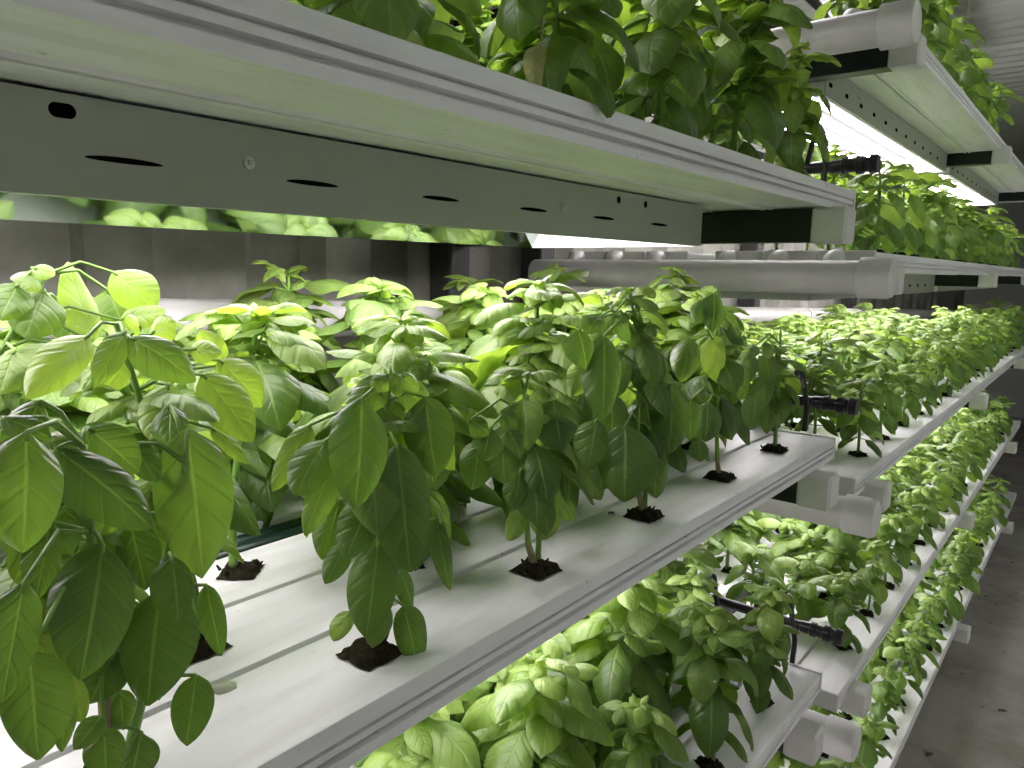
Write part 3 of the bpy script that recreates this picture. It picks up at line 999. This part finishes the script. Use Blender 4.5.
p3 = [((625, 425), (624, 502), 60, 1.34, 1.27, .12, .6), ((604, 335), (602, 421), 40, 1.34, 1.27, .1, .5), ((672, 383), (668, 454), 40, 1.36, 1.31, .12, .6), ((578, 330), (586, 370), 32, 1.38, 1.35, .08, .9),
      ((586, 360), (571, 396), 27, 1.46, 1.44, .7, .4), ((634, 325), (646, 354), 26, 1.42, 1.38, .4, .9), ((640, 340), (650, 400), 36, 1.40, 1.36, .14, .6), ((596, 420), (588, 470), 32, 1.42, 1.40, .3, .5),
      ((650, 430), (640, 490), 40, 1.38, 1.35, .15, .5), ((612, 395), (612, 450), 34, 1.42, 1.40, .15, .5), ((585, 450), (600, 500), 30, 1.46, 1.44, .5, .3), ((645, 395), (652, 440), 34, 1.42, 1.38, .2, .5),
      ((600, 318), (585, 335), 24, 1.38, 1.35, .3, 1.2), ((612, 316), (630, 340), 26, 1.38, 1.35, .2, 1.2), ((655, 450), (655, 498), 30, 1.40, 1.38, .16, .4), ((606, 455), (600, 490), 30, 1.40, 1.38, .2, .4)]
hero(3, (2.635, Y), 'fourth basil plant from the left in the middle shelf front row, taller, brown stem', p3, .235, (-.03, 0), [(.25, .75, .8, .42, 7, (-.03, .0), (0, .006, 0))], 14,
     stems=[[(0, 0, 0), (-.013, .0, .030), (-.019, .0, .08), (-.03, 0, .235)]])
p4 = [((714, 336), (721, 384), 39, 1.40, 1.36, .75, .4), ((692, 338), (680, 382), 30, 1.38, 1.34, .3, .7), ((708, 402), (705, 442), 28, 1.38, 1.35, .12, .5), ((714, 293), (712, 332), 24, 1.38, 1.34, .08, .7),  # first leaf: light from behind painted in by its high tint
      ((724, 312), (741, 346), 22, 1.40, 1.37, .08, .7), ((690, 400), (690, 440), 30, 1.40, 1.38, .14, .5), ((722, 400), (732, 440), 26, 1.42, 1.40, .15, .5), ((700, 440), (700, 462), 20, 1.40, 1.38, .25, .4),
      ((702, 300), (696, 325), 18, 1.42, 1.39, .2, .8), ((735, 365), (742, 400), 22, 1.42, 1.40, .12, .5)]
hero(4, (3.40, Y), 'fifth basil plant from left in the middle shelf front row, dark shoot on top', p4, .235, (-.012, 0), [(.21, .72, .8, .42, 6, (-.012, .0), (0, .006, 0))], 15,
     stems=[[(0, 0, 0), (-.013, .0, .030), (-.019, .0, .08), (-.03, 0, .235)]])

p5 = [((130, 338), (196, 382), 42, 1.62, 1.52, .22, .9), ((125, 332), (94, 388), 26, 1.64, 1.58, .3, .9), ((88, 336), (27, 399), 42, 1.66, 1.58, .8, .6),
      ((203, 375), (254, 442), 46, 1.66, 1.58, .5, .6), ((219, 360), (262, 407), 38, 1.72, 1.66, .55, .7), ((211, 428), (249, 464), 18, 1.64, 1.60, .55, .5),
      ((222, 365), (200, 330), 30, 1.76, 1.80, .8, .5), ((150, 335), (176, 322), 30, 1.72, 1.68, .6, .9), ((200, 440), (228, 480), 30, 1.66, 1.60, .3, .5),
      ((215, 470), (232, 530), 28, 1.64, 1.58, .25, .4), ((170, 385), (150, 440), 40, 1.70, 1.64, .7, .5), ((110, 345), (120, 390), 36, 1.74, 1.70, .6, .6),
      ((190, 350), (222, 352), 26, 1.70, 1.66, .5, .9), ((140, 330), (125, 318), 20, 1.70, 1.66, .6, .9), ((205, 480), (196, 540), 36, 1.70, 1.66, .3, .4), ((165, 450), (170, 510), 40, 1.72, 1.68, .4, .5)]
hero(5, (.909, 1.778), 'tall basil plant in the middle shelf second row, directly behind the largest leftmost plant', p5, .235, (-.05, -.02), [(.20, .9, .6, .45, 6, (-.03, .0), (0, .006, 0))], 16, woody=False, grp=2)
p6 = [((45, 290), (25, 338), 52, 2.05, 1.98, .3, .7), ((18, 284), (0, 320), 40, 2.05, 2.0, .3, .7), ((92, 342), (68, 262), 33, 2.0, 2.1, .6, .3), ((113, 272), (156, 312), 42, 2.05, 1.98, .55, 1.0),
      ((108, 290), (122, 325), 40, 2.1, 2.05, .3, .6), ((30, 272), (24, 290), 28, 2.05, 2.0, .45, .6), ((32, 268), (55, 276), 18, 2.05, 2.0, .5, .6), ((70, 310), (72, 345), 40, 2.15, 2.1, .2, .6),
      ((120, 320), (166, 312), 26, 2.0, 1.9, .7, .5), ((60, 345), (30, 390), 50, 2.0, 1.92, .5, .6), ((70, 345), (100, 385), 40, 2.0, 1.92, .4, .6), ((15, 350), (0, 395), 40, 1.98, 1.92, .5, .6)]
hero(6, (.505, 2.141), 'tall basil plant with thick pale bare stem tip, rearmost of the left corner plants', p6, .275, (-.045, -.02), [(.19, .9, .5, .40, 6, (-.02, .0), (0, .006, 0))], 17,
     stems=[[(0, 0, 0), (.0, -.006, .09), (.01, -.014, .18), tuple(np.array(P(*at_y(47, 274, 2.05))) - np.array(P(.505, 2.141, -1.0)))]], woody=False, grp=3)

p7 = [((766, 352), (770, 386), 20, 1.42, 1.40, .2, .8), ((778, 386), (779, 426), 24, 1.42, 1.40, .18, .5), ((757, 394), (751, 430), 22, 1.42, 1.40, .18, .5), ((770, 398), (766, 434), 18, 1.44, 1.42, .25, .5),
      ((750, 350), (741, 386), 22, 1.43, 1.41, .16, .7), ((762, 345), (772, 358), 14, 1.42, 1.40, .3, 1.1), ((756, 345), (748, 360), 14, 1.42, 1.40, .3, 1.1), ((764, 375), (762, 408), 22, 1.45, 1.43, .3, .5)]
hero(7, (4.16, Y), 'last basil plant in the middle shelf front row, beside the black irrigation pipe', p7, .19, (-.01, 0), [(.13, .6, .8, .45, 5, (-.01, .0), (0, .006, .03))], 18, woody=False)

# --- the rest of the near rack -------------------------------------------------------------
for tn, (z, dy, xe) in NEAR.items():
    if tn == 'uppermost':
        continue
    for i, y in enumerate(ROWS):
        k = 0
        for j in range(-1, 6):
            x = .44 + PITCH * j + (0.0, .469, .065, .45, .12, .40)[i]
            if x > xe - .25:
                continue
            if tn == 'middle' and i == 0 and j < 5:
                if j >= 0:
                    continue
            lo = {'upper': .30 * y - .45 + (0.55 if i == 0 else .35), 'middle': .29 * y - .45, 'lower': 1.6 + .1 * i}[tn]
            if x < lo - (.3 if i == 0 else 0):
                continue
            if tn == 'middle' and ((i == 1 and x < 1.0) or (i == 2 and x < .9) or i == 0):
                continue
            k += 1
            fr = i == 0
            if tn == 'middle' and i == 2 and k == 1:
                kind_ = 'bare'
            else:
                kind_ = None
            kind = kind_ or ('upper' if tn == 'upper' and i < 3 else 'front' if fr else 'near')
            if tn == 'middle' and i == 0:
                lab = 'last basil plant in the middle shelf front row, beside the black irrigation pipe'
            else:
                lab = f'{ORD[k - 1]} basil plant from the left in the {rown[i]} row of near {tn} shelf'
            pl = place(kind, P(x, y + dy, z), lab, f'basil plants on the near rack\'s {tn} shelf', {'upper': 1.0 if x < 3.9 or i else .68, 'middle': .98, 'lower': .95}[tn])

            if tn == 'upper' and i == 0 and abs(x - 1.93) < .02:
                # one yellowed blade hanging from this plant
                mb = MB(); rng = random.Random(77)
                B = np.array(P(*at_y(541, 46, 1.36))); T = np.array(P(*at_y(537, 91, 1.34)))
                a = (T - B) / np.linalg.norm(T - B)
                n = np.array([-.35, -.85, .1]); n -= a * (n @ a); n /= np.linalg.norm(n)
                leaf(mb, B, a * math.cos(.2) + n * math.sin(.2), n, np.linalg.norm(T - B), .0135, bend=.4, cup=.3, tint=1, nu=12, nv=8, rng=rng)
                mb.uv = []; mb.t = []
                top = np.array(P(x, y, z)) + np.array([0, 0, .14])
                mb.tube([top, (top + B) / 2 + np.array([0, 0, .008]), B], [.0012, .001, .0009], 6)
                o = mb.build('yellowed_leaf', M_YELLOW, pl, 'all')
                bpy.context.view_layer.update()
                o.matrix_parent_inverse = pl.matrix_world.inverted()
                o['label'] = 'pale yellow tan aging leaf'

# --- the far rack ---------------------------------------------------------------------------
plan = {'top': (2, 8), 'second': (3, 13), 'third': (6, 16), 'fourth': (4, 15), 'bottom': (3, 15)}
for tn, (nr, nc) in plan.items():
    z, dy = FAR[tn]
    for i in range(nr):
        k = 0
        for j in range(nc):
            x = 5.95 + PITCH * j + (0.0 if i % 2 == 0 else .1)
            if x > FX1 - .2:
                continue
            if tn == 'third' and i >= 3 and j > 11:
                continue
            k += 1
            lab = f'{ORD[k - 1]} basil plant from the drain pipe, {rown[i]} row, far rack\'s {tn} shelf'
            place('farfront' if i == 0 else 'far', P(x, ROWS[i] + dy, z), lab, f'basil plants on the far rack\'s {tn} shelf')

for lst, used in protos.values():      # drop prototypes that no row needed
    for o, u in zip(lst, used):
        if not u:
            for c in list(o.children):
                bpy.data.objects.remove(c)
            bpy.data.objects.remove(o)

# --- fallen leaves on the middle shelf ----------------------------------------------------
def litter(px_, py_, col, label, L_, W_, az, seed, bend=1.6):
    q = at_z(px_, py_, -1.0)
    rng = random.Random(seed)
    mb = MB()
    leaf(mb, (0, 0, .004), (math.cos(az), math.sin(az), .35), (0, 0, 1), L_, W_, bend=bend, cup=.8, tint=.5, nu=8, nv=6, rng=rng)
    o = mb.build('fallen_leaf', col, None, 'all', P(q[0], q[1], -1.0))
    tag(o, label, 'leaf', 'fallen leaves on the middle shelf')


litter(455, 494, M_DRY, 'curled brown dead leaf on white channel beside green hose, left of two', .03, .008, .3, 1)
litter(472, 490, M_DRY, 'brown dead leaf scrap on white channel beside green hose, right of two', .026, .008, 2.4, 2)
litter(205, 693, M_PALE, 'pale withered leaf lying on the channel beside the leftmost plant', .034, .011, -.4, 3)
litter(612, 516, M_DRY, 'tiny brown leaf scrap left of the fourth plant\'s plug', .014, .005, .8, 4)

# ------------------------------------------------------------------ fill lamps over the aisle, added out of view to brighten shelf fronts and ceiling
M_FILL = emit_mat('fill_glow', (.94, 1, .94), 7.5)
for k, xx in enumerate((-5.0, 5.0, 15.0)):
    t = thing('aisle_fill_lamp', f'added unseen fill tube lamp over the aisle, {ORD[k]} from the near end', 'lamp', P(xx, -1.9, ZC - .55), 'added fill lamps over the aisle')
    mb = MB(); mb.box((0, -.035, .02), (1.5, .035, .05), .004); mb.build('housing', M_WHITE, t)
    mb = MB(); mb.tube([(.03, 0, 0), (1.47, 0, 0)], .02, 10); mb.build('tube', M_FILL, t, 'auto')
    for q in (.2, 1.3):
        mb = MB(); mb.tube([(q, 0, .05), (q, 0, .60 * S)], .003, 6); mb.build('hanger', M_STEEL, t)

# ------------------------------------------------------------------ camera, world, view
cam = bpy.data.cameras.new('camera')
cam.sensor_fit = 'HORIZONTAL'; cam.sensor_width = 36.0
cam.lens = F_PX / 1024 * 36.0
cam.clip_start = .02
co = bpy.data.objects.new('camera', cam); C.objects.link(co)
import mathutils
M4 = mathutils.Matrix.Identity(4)
for i in range(3):
    for j in range(3):
        M4[i][j] = float(R[i, j])
M4.translation = mathutils.Vector(P(0, 0, 0))
co.matrix_world = M4
sc.camera = co
w = bpy.data.worlds.new('world'); sc.world = w
w.use_nodes = True
bg = w.node_tree.nodes.get('Background')
bg.inputs[0].default_value = (.9, 1, .9, 1); bg.inputs[1].default_value = .02
sc.view_settings.view_transform = 'Standard'
sc.view_settings.look = 'None'
sc.view_settings.exposure = 0.12
sc.view_settings.gamma = 1.0
sc.view_settings.use_curve_mapping = False
sc.cycles.max_bounces = 10
sc.cycles.diffuse_bounces = 6
sc.cycles.glossy_bounces = 4
sc.cycles.transmission_bounces = 6
sc.cycles.use_denoising = True
sc.cycles.sample_clamp_indirect = 6.0
print('plants placed', n_placed)
